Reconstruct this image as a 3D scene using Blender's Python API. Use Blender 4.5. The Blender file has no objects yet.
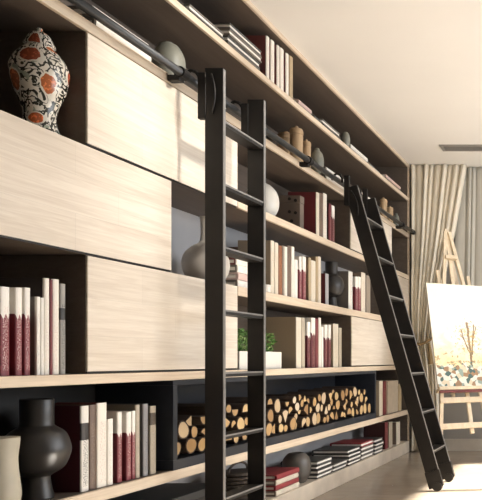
import bpy, bmesh, math, random
from mathutils import Vector, Matrix
random.seed(7)
sc = bpy.context.scene
COL = sc.collection
PI = math.pi

# ------------------------------------------------------------------ camera (level, lens shifted like an architectural shot)
F, VX, VY, EYE = 668.0, 599.0, 360.0, 0.97
cam = bpy.data.cameras.new('camera'); co = bpy.data.objects.new('camera', cam); COL.objects.link(co)
cam.sensor_fit = 'HORIZONTAL'; cam.sensor_width = 36.0; cam.lens = F/482*36.0
cam.shift_x = -(VX-241)/482; cam.shift_y = (VY-250)/482
cam.clip_start = 0.05
co.location = (0, 0, EYE); co.rotation_euler = (PI/2, 0, 0)
sc.camera = co

def P(px, X):            # depth of a point of the plane X seen at column px
    return F*(-X)/(VX-px)
def Z(px, py, X):        # height of that point when it is seen at row py
    return EYE + (VY-py)*(-X)/(VX-px)

# ------------------------------------------------------------------ materials
def newmat(name):
    m = bpy.data.materials.new(name); m.use_nodes = True
    nt = m.node_tree; b = nt.nodes['Principled BSDF']
    return m, nt, b
def N(nt, t, **kw):
    n = nt.nodes.new(t)
    for k, v in kw.items(): setattr(n, k, v)
    return n
def rgba(c): return (c[0], c[1], c[2], 1)
def math_(nt, op, a, b=None, c=None, clamp=False):
    n = N(nt, 'ShaderNodeMath', operation=op); n.use_clamp = clamp
    for i, v in enumerate((a, b, c)):
        if v is None: continue
        if isinstance(v, (int, float)): n.inputs[i].default_value = v
        else: nt.links.new(v, n.inputs[i])
    return n.outputs[0]
def mixc(nt, f, a, b):
    n = N(nt, 'ShaderNodeMix', data_type='RGBA')
    if isinstance(f, (int, float)): n.inputs[0].default_value = f
    else: nt.links.new(f, n.inputs[0])
    for s, v in ((6, a), (7, b)):
        if isinstance(v, tuple): n.inputs[s].default_value = rgba(v)
        else: nt.links.new(v, n.inputs[s])
    return n.outputs[2]
def ramp(nt, f, stops):
    n = N(nt, 'ShaderNodeValToRGB'); e = n.color_ramp.elements
    while len(e) < len(stops): e.new(0.5)
    for i, (p, c) in enumerate(stops):
        e[i].position = p; e[i].color = rgba(c)
    nt.links.new(f, n.inputs[0]); return n.outputs[0]
def coords(nt, kind='Object', scale=(1, 1, 1), loc=(0, 0, 0)):
    t = N(nt, 'ShaderNodeTexCoord'); mp = N(nt, 'ShaderNodeMapping')
    mp.inputs['Scale'].default_value = scale; mp.inputs['Location'].default_value = loc
    nt.links.new(t.outputs[kind], mp.inputs[0]); return mp.outputs[0]
def noise(nt, vec, scale=5, detail=3, rough=.5, dist=0.0):
    n = N(nt, 'ShaderNodeTexNoise'); nt.links.new(vec, n.inputs['Vector'])
    n.inputs['Scale'].default_value = scale; n.inputs['Detail'].default_value = detail
    n.inputs['Roughness'].default_value = rough; n.inputs['Distortion'].default_value = dist
    return n.outputs['Fac']
def bump(nt, b, h, strength=.2, dist=.002):
    n = N(nt, 'ShaderNodeBump'); n.inputs['Strength'].default_value = strength
    n.inputs['Distance'].default_value = dist
    nt.links.new(h, n.inputs['Height']); nt.links.new(n.outputs[0], b.inputs['Normal'])

def plain(name, c, rough=.6, metal=0.0, vary=.12, scale=14, spec=.5):
    m, nt, b = newmat(name)
    v = noise(nt, coords(nt), scale, 3)
    lo = tuple(x*(1-vary) for x in c); hi = tuple(min(1, x*(1+vary)) for x in c)
    nt.links.new(ramp(nt, v, [(.3, lo), (.7, hi)]), b.inputs['Base Color'])
    b.inputs['Roughness'].default_value = rough; b.inputs['Metallic'].default_value = metal
    b.inputs['Specular IOR Level'].default_value = spec
    return m

def wood(name, light, dark, rough=.5, along='y', k=1.0, plank=0.0, contrast=1.0):
    m, nt, b = newmat(name)
    sc_ = {'y': (9, .9, 22), 'x': (.9, 9, 22), 'z': (14, 14, .9)}[along]
    v = coords(nt, 'Object', sc_)
    g1 = noise(nt, v, 1.6*k, 6, .62, 1.2)
    g2 = noise(nt, coords(nt, 'Object', tuple(4*s for s in sc_)), 2.2*k, 3, .5)
    g = math_(nt, 'ADD', math_(nt, 'MULTIPLY', g1, .75), math_(nt, 'MULTIPLY', g2, .25))
    mid = tuple((a+c)/2 for a, c in zip(light, dark))
    col = ramp(nt, g, [(.30, dark), (.47, mid), (.62, light)])
    if plank:                                        # staves of slightly different tone
        bk = N(nt, 'ShaderNodeTexBrick')
        cv = N(nt, 'ShaderNodeTexCoord'); sx = N(nt, 'ShaderNodeSeparateXYZ'); cx = N(nt, 'ShaderNodeCombineXYZ')
        nt.links.new(cv.outputs['Object'], sx.inputs[0]); nt.links.new(sx.outputs[1], cx.inputs[0]); nt.links.new(sx.outputs[2], cx.inputs[1])
        nt.links.new(cx.outputs[0], bk.inputs['Vector']); bk.offset = .37
        bk.inputs['Scale'].default_value = 1.0; bk.inputs['Brick Width'].default_value = .62; bk.inputs['Row Height'].default_value = .148
        bk.inputs['Mortar Size'].default_value = .0006
        bk.inputs['Color1'].default_value = rgba((1, 1, 1)); bk.inputs['Color2'].default_value = rgba((1-plank, 1-plank*1.1, 1-plank*1.25)); bk.inputs['Mortar'].default_value = rgba((1-2*plank,)*3)
        mu = N(nt, 'ShaderNodeMix', data_type='RGBA', blend_type='MULTIPLY'); mu.inputs[0].default_value = 1.0
        nt.links.new(col, mu.inputs[6]); nt.links.new(bk.outputs['Color'], mu.inputs[7]); col = mu.outputs[2]
    nt.links.new(col, b.inputs['Base Color'])
    b.inputs['Roughness'].default_value = rough
    b.inputs['Specular IOR Level'].default_value = .35
    bump(nt, b, g, .08)
    return m

M = {}
M['oak'] = wood('pale_oak', (.76, .69, .595), (.60, .515, .425), plank=.11)
M['oak_edge'] = wood('pale_oak_edging', (.70, .59, .46), (.54, .43, .32))
M['walnut'] = wood('grey_brown_wood', (.122, .096, .078), (.094, .072, .057), .55)
M['brownback'] = wood('brown_back_panel', (.128, .100, .080), (.085, .065, .051), .6)
M['lightgreyback'] = plain('light_grey_back_panel', (.37, .37, .38), .6, vary=.06, scale=3)
M['blackback'] = plain('black_back_panel', (.020, .019, .018), .6, vary=.06, scale=3)
M['stone'] = plain('beige_plinth', (.58, .50, .405), .45, vary=.14, scale=6)
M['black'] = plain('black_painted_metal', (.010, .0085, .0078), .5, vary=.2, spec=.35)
M['trim'] = plain('brushed_grey_edge', (.20, .195, .19), .45, metal=.3)
M['navy'] = plain('blue_black_lacquer', (.020, .024, .033), .38)
M['rail'] = plain('dark_grey_rail_metal', (.035, .036, .038), .38, metal=.4)
M['ceiling'] = plain('white_ceiling_paint', (.87, .855, .83), .9, vary=.012, scale=2)
M['wall'] = plain('taupe_wall_paint', (.50, .47, .43), .9, vary=.03, scale=2)
M['lowwall'] = plain('grey_wall_paint', (.27, .255, .235), .8, vary=.03, scale=2)
M['base'] = plain('cream_baseboard', (.52, .47, .40), .5, vary=.04)
M['frame'] = plain('white_window_frame', (.75, .73, .70), .5, vary=.03)
M['pages'] = plain('book_pages', (.74, .69, .59), .9, vary=.08, scale=60)
M['whitepages'] = plain('white_book_pages', (.82, .79, .73), .9, vary=.05, scale=60)
M['soil'] = plain('potting_soil', (.04, .03, .022), .95, vary=.3, scale=60)
M['ceramic_white'] = plain('white_ceramic', (.72, .70, .65), .3, vary=.03)
M['ceramic_grey'] = plain('warm_grey_ceramic', (.58, .54, .48), .45, vary=.05)
M['ceramic_black'] = plain('matt_black_ceramic', (.022, .020, .019), .38, vary=.15)
M['ceramic_sage'] = plain('sage_grey_ceramic', (.20, .20, .165), .45, vary=.12)
M['ceramic_cream'] = plain('cream_ceramic', (.45, .41, .32), .5, vary=.08)
M['jar'] = wood('tan_turned_wood', (.52, .37, .22), (.36, .235, .13), .45, 'z')
M['basket'] = plain('dark_brown_wicker', (.05, .036, .026), .7, vary=.5, scale=70)
M['drum'] = plain('dark_taupe_ceramic', (.085, .074, .064), .4, vary=.1)
M['taupe_card'] = plain('taupe_card', (.15, .115, .092), .7, vary=.07)
M['beige_card'] = plain('beige_card', (.52, .45, .36), .7, vary=.07)
M['dark_card'] = plain('charcoal_card', (.035, .035, .035), .45, vary=.15)
M['brown_card'] = plain('brown_card', (.15, .09, .055), .6, vary=.15)
M['hole'] = plain('dark_finger_hole', (.012, .010, .009), .8)
M['vent'] = plain('vent_metal', (.28, .265, .245), .5, vary=.03)
M['ventdark'] = plain('vent_shadow_slot', (.05, .048, .045), .8)
M['easel'] = wood('light_beech', (.76, .65, .49), (.62, .50, .35), .5, 'z')
M['redtrim'] = plain('dark_red_lacquer', (.13, .022, .02), .5)
M['canvas'] = plain('raw_canvas', (.62, .55, .43), .9)
M['cord'] = plain('ochre_cord', (.42, .30, .15), .8)

# floor: pale honed stone slabs, half polished
m, nt, b = newmat('beige_stone_floor')
v = coords(nt, 'Object', (1, 1, 1))
bk = N(nt, 'ShaderNodeTexBrick'); nt.links.new(v, bk.inputs['Vector'])
bk.offset = .5; bk.inputs['Scale'].default_value = 1.0
bk.inputs['Brick Width'].default_value = .9; bk.inputs['Row Height'].default_value = .6
bk.inputs['Mortar Size'].default_value = .003
bk.inputs['Color1'].default_value = rgba((.38, .32, .25)); bk.inputs['Color2'].default_value = rgba((.32, .265, .205))
bk.inputs['Mortar'].default_value = rgba((.28, .24, .19))
n1 = noise(nt, coords(nt, 'Object', (1.2, 2.2, 1)), 3, 6, .6, 1.0)
nt.links.new(mixc(nt, math_(nt, 'MULTIPLY', math_(nt, 'SUBTRACT', n1, .25), 1.1, clamp=True), bk.outputs['Color'], (.16, .125, .095)), b.inputs['Base Color'])
nt.links.new(math_(nt, 'MULTIPLY_ADD', n1, .18, .14), b.inputs['Roughness'])
M['floor'] = m

# cloth
def cloth(name, c, trans, sheer=0.0):
    m, nt, b = newmat(name)
    w = noise(nt, coords(nt, 'Object', (6, 6, 2)), 3, 2)
    nt.links.new(ramp(nt, w, [(.3, tuple(x*.92 for x in c)), (.7, c)]), b.inputs['Base Color'])
    b.inputs['Roughness'].default_value = .85; b.inputs['Specular IOR Level'].default_value = .15
    if trans:
        t = N(nt, 'ShaderNodeBsdfTranslucent'); t.inputs[0].default_value = rgba(c)
        mx = N(nt, 'ShaderNodeMixShader'); mx.inputs[0].default_value = trans
        nt.links.new(b.outputs[0], mx.inputs[1]); nt.links.new(t.outputs[0], mx.inputs[2])
        nt.links.new(mx.outputs[0], nt.nodes['Material Output'].inputs[0])
    return m
M['drape'] = cloth('cream_curtain_cloth', (.83, .77, .65), .12)
M['sheer'] = cloth('grey_sheer_cloth', (.52, .505, .455), .12)

# book covers: `spine` colour on the rounded back, `board` colour on the sides, optional print
def cover_mat(name, spine, board, marks=None, jacket=None, band=None, rough=.5):
    m, nt, b = newmat('cover_'+name)
    t = N(nt, 'ShaderNodeTexCoord'); s = N(nt, 'ShaderNodeSeparateXYZ')
    nt.links.new(t.outputs['Generated'], s.inputs[0])
    gx, gy, gz = s.outputs
    isp = math_(nt, 'GREATER_THAN', gx, .955)
    col = spine
    if jacket:                                       # pale upper third with a notched edge
        zig = math_(nt, 'PINGPONG', math_(nt, 'MULTIPLY', gy, 2.0), .5)
        edge = math_(nt, 'MULTIPLY_ADD', zig, -.13, .70)
        up = math_(nt, 'GREATER_THAN', gz, edge)
        col = mixc(nt, up, spine, jacket)
    if band:
        z0, z1, bc = band
        inb = math_(nt, 'MULTIPLY', math_(nt, 'GREATER_THAN', gz, z0), math_(nt, 'LESS_THAN', gz, z1))
        col = mixc(nt, inb, col, bc)
    if marks:                                        # small illegible print running up the spine
        mc, dens, amt = marks
        nz = noise(nt, coords(nt, 'Generated', (1, 3.2, dens)), 3.0, 2, .7)
        mk = math_(nt, 'GREATER_THAN', nz, .545)
        inn = math_(nt, 'LESS_THAN', math_(nt, 'ABSOLUTE', math_(nt, 'SUBTRACT', gy, .5)), .3)
        inz = math_(nt, 'LESS_THAN', math_(nt, 'ABSOLUTE', math_(nt, 'SUBTRACT', gz, .42)), .36)
        f = math_(nt, 'MULTIPLY', math_(nt, 'MULTIPLY', mk, inn), math_(nt, 'MULTIPLY', inz, amt))
        col = mixc(nt, f, col, mc)
    if jacket and board is None:
        fin = col
    else:
        fin = mixc(nt, isp, board or spine, col)
    if isinstance(fin, tuple): b.inputs['Base Color'].default_value = rgba(fin)
    else: nt.links.new(fin, b.inputs['Base Color'])
    b.inputs['Roughness'].default_value = rough
    return m
MAR = (.20, .035, .045); DMAR = (.075, .012, .018); WH = (.80, .77, .71); CR = (.68, .61, .50)
DK = (.28, .22, .17)
for nm, a in {
    'jacket': (MAR, None, ((.72, .55, .5), 16, .6), WH),
    'jacketdark': ((.115, .018, .022), None, ((.5, .3, .27), 16, .5), WH),
    'white': (WH, (.16, .14, .12), ((.42, .38, .34), 20, .5)),
    'cream': (CR, (.18, .13, .10), ((.50, .34, .30), 20, .6)),
    'creampale': ((.78, .73, .65), (.17, .05, .05), ((.55, .40, .36), 20, .55)),
    'creamdark': ((.78, .73, .65), (.045, .032, .027), ((.55, .40, .36), 20, .55)),
    'creammaroon': (CR, (.15, .025, .03), ((.5, .4, .3), 14, .4)),
    'creamtan': (CR, (.33, .265, .185), ((.5, .42, .3), 14, .5)),
    'beige': ((.42, .365, .28), (.2, .17, .13), ((.25, .2, .15), 14, .4), None, (.72, .9, (.09, .07, .05))),
    'beigeplain': ((.46, .40, .31), (.2, .17, .13), ((.28, .22, .16), 18, .4)),
    'tan': ((.44, .34, .21), (.22, .16, .1), ((.25, .18, .1), 14, .4)),
    'rust': ((.26, .095, .04), (.2, .08, .04), ((.5, .3, .15), 14, .3)),
    'brown': ((.15, .10, .075), (.12, .085, .065), ((.3, .24, .18), 14, .4)),
    'taupe': ((.27, .225, .18), (.2, .165, .135), ((.4, .34, .27), 14, .4)),
    'grey': ((.27, .26, .27), (.12, .115, .12), ((.1, .1, .1), 14, .5)),
    'greymaroon': ((.36, .355, .37), (.10, .018, .022), None),
    'greyprint': ((.30, .285, .26), (.15, .14, .13), ((.03, .03, .03), 26, .95), None, (.60, .73, (.03, .028, .026))),
    'bw': ((.72, .69, .64), DMAR, ((.025, .022, .02), 30, 1.0), None, (.60, .80, (.04, .035, .035))),
    'maroon': ((.17, .028, .034), (.045, .012, .012), ((.45, .25, .2), 14, .4)),
    'red': ((.27, .035, .04), (.27, .035, .04), None),
    'black': ((.02, .02, .02), (.022, .022, .023), None),
    'charcoal': ((.06, .06, .06), (.075, .073, .07), None),
    'pink': ((.60, .44, .40), (.55, .42, .38), None),
}.items():
    M['c_'+nm] = cover_mat(nm, *a)

# ------------------------------------------------------------------ mesh helpers
def finish(name, bm, mats, parent=None, loc=(0, 0, 0), smooth=False):
    me = bpy.data.meshes.new(name)
    bmesh.ops.recalc_face_normals(bm, faces=bm.faces[:])
    if smooth:
        for f in bm.faces: f.smooth = True
    bm.to_mesh(me); bm.free()
    o = bpy.data.objects.new(name, me); COL.objects.link(o)
    for mm in (mats if isinstance(mats, (list, tuple)) else [mats]): me.materials.append(mm)
    o.location = loc
    if parent: o.parent = parent
    return o
def box(bm, x0, x1, y0, y1, z0, z1, bev=0.0, mi=0):
    vs = [bm.verts.new((x, y, z)) for x in (x0, x1) for y in (y0, y1) for z in (z0, z1)]
    fs = [bm.faces.new([vs[i] for i in q]) for q in ((0, 1, 3, 2), (4, 6, 7, 5), (0, 4, 5, 1), (2, 3, 7, 6), (0, 2, 6, 4), (1, 5, 7, 3))]
    for f in fs: f.material_index = mi
    if bev:
        es = list({e for f in fs for e in f.edges})
        bmesh.ops.bevel(bm, geom=es, offset=bev, segments=2, profile=.5, affect='EDGES')
    return vs
def boxo(name, x0, x1, y0, y1, z0, z1, mat, parent=None, bev=0.0, loc=(0, 0, 0)):
    bm = bmesh.new(); box(bm, x0, x1, y0, y1, z0, z1, bev); return finish(name, bm, mat, parent, loc)
def tube(bm, pts, r, seg=12, cap=True):
    pts = [Vector(p) for p in pts]; rings = []
    for i, p in enumerate(pts):
        d = (pts[min(i+1, len(pts)-1)]-pts[max(i-1, 0)]).normalized()
        a = d.orthogonal().normalized()
        if i and rings:
            a = (prev - d*prev.dot(d)).normalized()
        prev = a; bq = d.cross(a)
        rr = r[i] if isinstance(r, (list, tuple)) else r
        rings.append([bm.verts.new(p + rr*(a*math.cos(t)+bq*math.sin(t))) for t in [2*PI*k/seg for k in range(seg)]])
    for a_, b_ in zip(rings, rings[1:]):
        for k in range(seg): bm.faces.new((a_[k], a_[(k+1) % seg], b_[(k+1) % seg], b_[k]))
    if cap: bm.faces.new(rings[0][::-1]); bm.faces.new(rings[-1])
def beam(bm, p, q, wx, wy, up=Vector((0, 1, 0))):   # square bar between two points
    p, q = Vector(p), Vector(q); d = (q-p).normalized()
    a = up.cross(d).normalized(); c = d.cross(a)
    vs = [bm.verts.new(e + a*sx*wx/2 + c*sy*wy/2) for e in (p, q) for sx, sy in ((-1, -1), (1, -1), (1, 1), (-1, 1))]
    bm.faces.new(vs[:4][::-1]); bm.faces.new(vs[4:])
    for k in range(4): bm.faces.new((vs[k], vs[(k+1) % 4], vs[4+(k+1) % 4], vs[4+k]))
def lathe(bm, prof, seg=40, sx=1.0, closed=True):
    uv = bm.loops.layers.uv.verify(); H = max(p[1] for p in prof) or 1
    rings = []
    for r, z in prof:
        rings.append([bm.verts.new((sx*r*math.cos(2*PI*k/seg), r*math.sin(2*PI*k/seg), z)) for k in range(seg)])
    for i, (a, b_) in enumerate(zip(rings, rings[1:])):
        for k in range(seg):
            f = bm.faces.new((a[k], a[(k+1) % seg], b_[(k+1) % seg], b_[k]))
            for l, (u, v) in zip(f.loops, ((k, prof[i][1]), (k+1, prof[i][1]), (k+1, prof[i+1][1]), (k, prof[i+1][1]))):
                l[uv].uv = (u/seg, v/H)
    if closed: bm.faces.new(rings[0][::-1]); bm.faces.new(rings[-1])
def spline(pts, n=6):   # smooth profile through (r, z) points
    out = []
    for i in range(len(pts)-1):
        p0, p1, p2, p3 = pts[max(i-1, 0)], pts[i], pts[i+1], pts[min(i+2, len(pts)-1)]
        for k in range(n):
            t = k/n
            out.append(tuple(.5*((2*b)+(-a+c)*t+(2*a-5*b+4*c-d)*t*t+(-a+3*b-3*c+d)*t**3) for a, b, c, d in zip(p0, p1, p2, p3)))
    out.append(pts[-1]); return [(max(r, .001), max(z, pts[0][1])) for r, z in out]

def tag(o, label, cat, group=None, kind=None):
    if label: o['label'] = label
    if cat: o['category'] = cat
    if group: o['group'] = group
    if kind: o['kind'] = kind
    return o
def thing(name, loc, label, cat, group=None):
    o = bpy.data.objects.new(name, None); COL.objects.link(o); o.location = loc
    o.empty_display_size = .1
    return tag(o, label, cat, group)
def struct(o): o['kind'] = 'structure'; return o

# ------------------------------------------------------------------ room
XL, XR, YF, YB, H = -2.42, 2.5, -1.6, 7.16, 3.03
struct(boxo('floor', XL-.1, XR+.1, YF-.1, YB+.1, -.1, 0, M['floor']))
struct(boxo('ceiling', XL-.1, XR+.1, YF-.1, YB+.1, H, H+.1, M['ceiling']))
struct(boxo('wall_left', XL-.1, XL, YF, YB, 0, H, M['wall']))
bm = bmesh.new()
box(bm, XL-.1, XR+.1, YB, YB+.1, 0, H)
struct(finish('wall_back', bm, M['lowwall']))
struct(boxo('wall_front', XL-.1, XR+.1, YF-.1, YF, 0, H, M['wall']))
WY0, WY1, WZ0, WZ1 = 2.7, 6.75, .85, 2.72
bm = bmesh.new()
box(bm, XR, XR+.12, YF, WY0, 0, H); box(bm, XR, XR+.12, WY1, YB, 0, H)
box(bm, XR, XR+.12, WY0, WY1, 0, WZ0); box(bm, XR, XR+.12, WY0, WY1, WZ1, H)
struct(finish('wall_right', bm, M['wall']))
bm = bmesh.new()
for k in range(4):
    y = WY0 + (WY1-WY0)*k/3
    box(bm, XR+.03, XR+.09, y-.03, y+.03, WZ0, WZ1)
box(bm, XR+.03, XR+.09, WY0, WY1, WZ0, WZ0+.06); box(bm, XR+.03, XR+.09, WY0, WY1, WZ1-.06, WZ1)
box(bm, XR+.03, XR+.09, WY0, WY1, 2.05, 2.10)
struct(finish('window_1', bm, M['frame']))
bm = bmesh.new(); box(bm, XL, XR, YB-.018, YB, 0, .115); box(bm, XL, XR, YB-.024, YB, .115, .125)
struct(finish('baseboard_back', bm, M['base']))

# ------------------------------------------------------------------ bookcase
XF, XB = -2.0, -2.38
BY0, BY1 = 1.15, 7.06
t = thing('bookcase', ((XF+XB)/2, (BY0+BY1)/2, 0), 'long wall to wall bookcase with pale oak shelf edges and brown interior', 'bookcase')
ox, oy = t.location.x, t.location.y
def bc(name, x0, x1, y0, y1, z0, z1, mat, bev=0):
    return boxo(name, x0-ox, x1-ox, y0-oy, y1-oy, z0, z1, mat, t, bev)
YS = P(238, XF)                          # the shelves of the right half start where the big cabinets end
def shelf(z0, z1, y0=BY0, y1=BY1-.03):
    s = bc('shelf', XB+.02, XF-.018, y0, y1, z0, z1, M['walnut'])
    e = bc('shelf_edging', XF-.018, XF, y0, y1, z0, z1, M['oak_edge'], .003)
    e.parent = s; return s
shelf(2.640, 2.675); shelf(2.258, 2.302)
shelf(1.815, 1.860, YS+.002); shelf(1.328, 1.380, YS+.002)
shelf(.875, .915); shelf(.402, .450)
s = bc('top_panel', XB+.02, XF-.018, BY0, BY1-.03, 3.0, 3.029, M['walnut'])
e = bc('shelf_edging', XF-.018, XF, BY0, BY1-.03, 3.0, 3.029, M['oak_edge'], .003); e.parent = s
bc('plinth', XB+.02, XF+.004, BY0, BY1-.03, 0, .12, M['stone'], .004)
s = bc('end_panel', XB+.02, XF-.018, BY1-.03, BY1, 0, 3.029, M['walnut'])
e = bc('panel_edging', XF-.018, XF, BY1-.03, BY1, 0, 3.029, M['oak_edge'], .003); e.parent = s
bc('end_panel', XB+.02, XF, BY0-.03, BY0, 0, 3.029, M['walnut'])
for z0, z1, mt in ((0, .402, 'lightgreyback'), (.402, .875, 'blackback'), (.875, 1.328, 'brownback'), (1.328, 1.815, 'lightgreyback'), (1.815, 2.258, 'brownback'), (2.258, 2.64, 'brownback'), (2.64, 3.029, 'brownback')):
    bc('back_panel', XB, XB+.02, BY0, BY1, z0, z1, M[mt])

def cabinet(px0, px1, z0, z1, label, y0=None, y1=None, seams=1):
    y0 = P(px0, XF) if y0 is None else y0; y1 = P(px1, XF) if y1 is None else y1
    c = thing('cabinet', ((XF+XB)/2+.01, (y0+y1)/2, z0+.001), label, 'cabinet')
    bm = bmesh.new(); d = (XF-XB-.03)/2; w = (y1-y0)/2; h = z1-z0-.002
    box(bm, -d, d-.006, -w, w, 0, h)
    finish('body', bm, M['walnut'], c)
    bm = bmesh.new(); box(bm, d-.0055, d+.003, -w+.001, w-.001, .007, h-.002, .0012)
    finish('front_panel', bm, M['oak'], c)
    e = boxo('shadow_strip', d-.0055, d-.001, -w+.001, w-.001, .0002, .0068, M['black'], c); e['label'] = 'black strip imitating the shadow gap along the bottom edge'  # black strip stands in for the dark shadow gap between boxes
    return c
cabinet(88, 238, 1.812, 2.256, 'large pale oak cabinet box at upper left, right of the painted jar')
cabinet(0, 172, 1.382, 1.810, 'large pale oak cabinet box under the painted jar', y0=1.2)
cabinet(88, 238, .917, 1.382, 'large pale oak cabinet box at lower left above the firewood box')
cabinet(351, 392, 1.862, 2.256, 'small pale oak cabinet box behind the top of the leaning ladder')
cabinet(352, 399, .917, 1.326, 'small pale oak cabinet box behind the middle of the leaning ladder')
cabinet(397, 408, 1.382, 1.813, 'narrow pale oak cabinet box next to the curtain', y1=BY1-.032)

# ------------------------------------------------------------------ ladder rail
RX, RZ = -1.94, 2.303
r = thing('ladder_rail', (RX, 4, RZ), 'dark metal ladder rail running along the front of the bookcase', 'rail')
bm = bmesh.new(); tube(bm, [(0, -2.8, 0), (0, 2.93, 0)], .019, 16); finish('rail_tube', bm, M['rail'], r, smooth=True)
bm = bmesh.new(); tube(bm, [(0, 2.93, 0), (0, 2.985, 0)], .026, 16); finish('end_cap', bm, M['black'], r, smooth=True)
for px in (40, 182, 309, 402):
    y = P(px, RX)-4
    bm = bmesh.new(); box(bm, -.058, .0, y-.018, y+.018, -.04, -.012, .003)
    tube(bm, [(0, y-.022, 0), (0, y+.022, 0)], .027, 14)
    finish('rail_bracket', bm, M['black'], r)

# ------------------------------------------------------------------ ladders
def ladder(x, y, tilt, label, D=.0875):
    L = thing('library_ladder', (x, y, 0), label, 'ladder', 'sliding ladders on the rail')
    W, LEN = .402, 2.354
    c, s = math.cos(tilt), math.sin(tilt)
    def R(u, w): return (u*c - w*s, u*s*1.0 + w*c)        # (depth, along) -> (x, z)
    def slab(bm, u0, u1, y0, y1, w0, w1):
        vs = []
        for u in (u0, u1):
            for yy in (y0, y1):
                for w in (w0, w1):
                    X, Zz = R(u, w); vs.append(bm.verts.new((X, yy, Zz)))
        for q in ((0, 1, 3, 2), (4, 6, 7, 5), (0, 4, 5, 1), (2, 3, 7, 6), (0, 2, 6, 4), (1, 5, 7, 3)): bm.faces.new([vs[i] for i in q])
    for y0 in (0, W-.019):
        bm = bmesh.new(); slab(bm, -D, -.003, y0, y0+.019, .07, LEN); st = finish('stile', bm, M['black'], L)
        bm = bmesh.new(); slab(bm, -.003, 0, y0, y0+.019, .07, LEN-.004); e = finish('edge_trim', bm, M['trim'], st)
        e['label'] = 'thin grey metal edge'
        # foot: a sleeve and a rubber wheel on the floor
        bm = bmesh.new(); slab(bm, -D-.004, .004, y0-.006, y0+.025, .045, .17); f = finish('foot', bm, M['black'], L)
        xx, zz = R(-.045, .035)
        bm = bmesh.new(); tube(bm, [(xx, y0-.012, .0355), (xx, y0+.031, .0355)], .035, 20); finish('wheel', bm, M['black'], f, smooth=False)
        # hanger from the rail
        xt, zt = R(-D, LEN-.12)
        hx = RX-x
        bm = bmesh.new()
        box(bm, max(hx+.034, xt-.034), xt+.004, y0-.003, y0+.022, RZ-.19, RZ+.03, .003)
        pts = [(hx+.042, y0+.0095, RZ-.02), (hx+.040, y0+.0095, RZ+.012), (hx+.025, y0+.0095, RZ+.036), (hx, y0+.0095, RZ+.044), (hx-.025, y0+.0095, RZ+.03), (hx-.032, y0+.0095, RZ-.004)]
        tube(bm, pts, .0085, 8)
        finish('hook', bm, M['black'], L)
    for k in range(1, 8):
        xa, zk = R(-.004, .30*k); 
        bm = bmesh.new(); box(bm, xa-.080, xa-.003, .019, W-.019, zk-.011, zk+.011); tr = finish('tread', bm, M['black'], L)
        bm = bmesh.new(); box(bm, xa-.003, xa+.001, .019, W-.019, zk+.003, zk+.011); e = finish('tread_nosing', bm, M['trim'], tr)
        e['label'] = 'grey metal tread edge'
    # curved grip on the near stile
    pts = []
    for k in range(9):
        a = k/8; u, w = R(-.055+.022*math.sin(a*PI), LEN-.03-.19*a); pts.append((u, -.004-.010*math.sin(a*PI), w))
    bm = bmesh.new(); tube(bm, pts, .005, 8); finish('grip', bm, M['black'], L, smooth=True)
    return L
ladder(-1.78, 3.166, 0, 'upright black library ladder hanging in front of the large cabinets')
TILT = math.radians(15.9)
ladder(-1.140, 4.93, TILT, 'black library ladder leaning against the rail near the curtain', .100)

# ------------------------------------------------------------------ books
def book_parts(root, T, Hh, D, cov, pages='pages', flat=False):
    """closed book: local x runs from fore-edge (-D) to spine (0), y thickness, z height."""
    c = min(.003, T*.14) if not flat else T*.26; rb = min(.006, T*.22)
    out = [(-D, -T/2), (-rb, -T/2)]
    for k in range(1, 6):
        a = -PI/2 + PI*k/6
        out.append((-rb+rb*math.cos(a), T/2*math.sin(a)*.999))
    out += [(-rb, T/2), (-D, T/2)]
    inn = [(-D, T/2-c), (-rb-c, T/2-c), (-rb-c, -T/2+c), (-D, -T/2+c)]
    poly = out+inn
    bm = bmesh.new()
    lo = [bm.verts.new((x, y, 0)) for x, y in poly]; hi = [bm.verts.new((x, y, Hh)) for x, y in poly]
    n = len(poly); no = len(out)
    for k in range(n): bm.faces.new((lo[k], lo[(k+1) % n], hi[(k+1) % n], hi[k]))
    bm.faces.new(lo[::-1]); bm.faces.new(hi)
    if flat: bmesh.ops.rotate(bm, verts=bm.verts[:], cent=(0, 0, 0), matrix=Matrix.Rotation(PI/2, 3, 'X'))
    finish('cover', bm, M['c_'+cov], root)
    bm = bmesh.new(); box(bm, -D+.004, -rb-c-.0004, -T/2+c+.0003, T/2-c-.0003, .004, Hh-.004)
    if flat: bmesh.ops.rotate(bm, verts=bm.verts[:], cent=(0, 0, 0), matrix=Matrix.Rotation(PI/2, 3, 'X'))
    finish('pages', bm, M[pages], root)

def upright(px0, px1, py, zb, cov, label, group, Xs=-2.03, D=.21, ceil=None):
    y0, y1 = P(px0, Xs), P(px1, Xs)
    h = Z((px0+px1)/2, py, Xs)-zb
    if ceil: h = min(h, ceil-zb-.006)
    b_ = thing('book', (Xs, (y0+y1)/2, zb+.0008), label, 'book', group)
    book_parts(b_, max(.008, y1-y0-.002), h, D, cov)
    return b_
def stack(px0, px1, Xs, z0, items, group, D=.22, jit=.012, fore=False):
    y0, y1 = P(px0, Xs), P(px1, Xs); z = z0+.0008
    for k, (th, cov, lab) in enumerate(items):
        w = (y1-y0)*(1-.05*random.random())
        dd = D*random.uniform(.94, 1.0); xs = Xs+random.uniform(-jit, 0)
        b_ = thing('book', (xs-dd if fore else xs, (y0+y1)/2+(-w/2 if fore else w/2), z+th/2), lab, 'book', group)
        if fore: b_.rotation_euler = (0, 0, PI)      # page edges towards the room
        # lying flat: rotated so that the thickness is vertical and the spine still faces the room
        book_parts(b_, th-.0015, w, dd, cov, 'whitepages', flat=True)
        z += th
    return z

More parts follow.
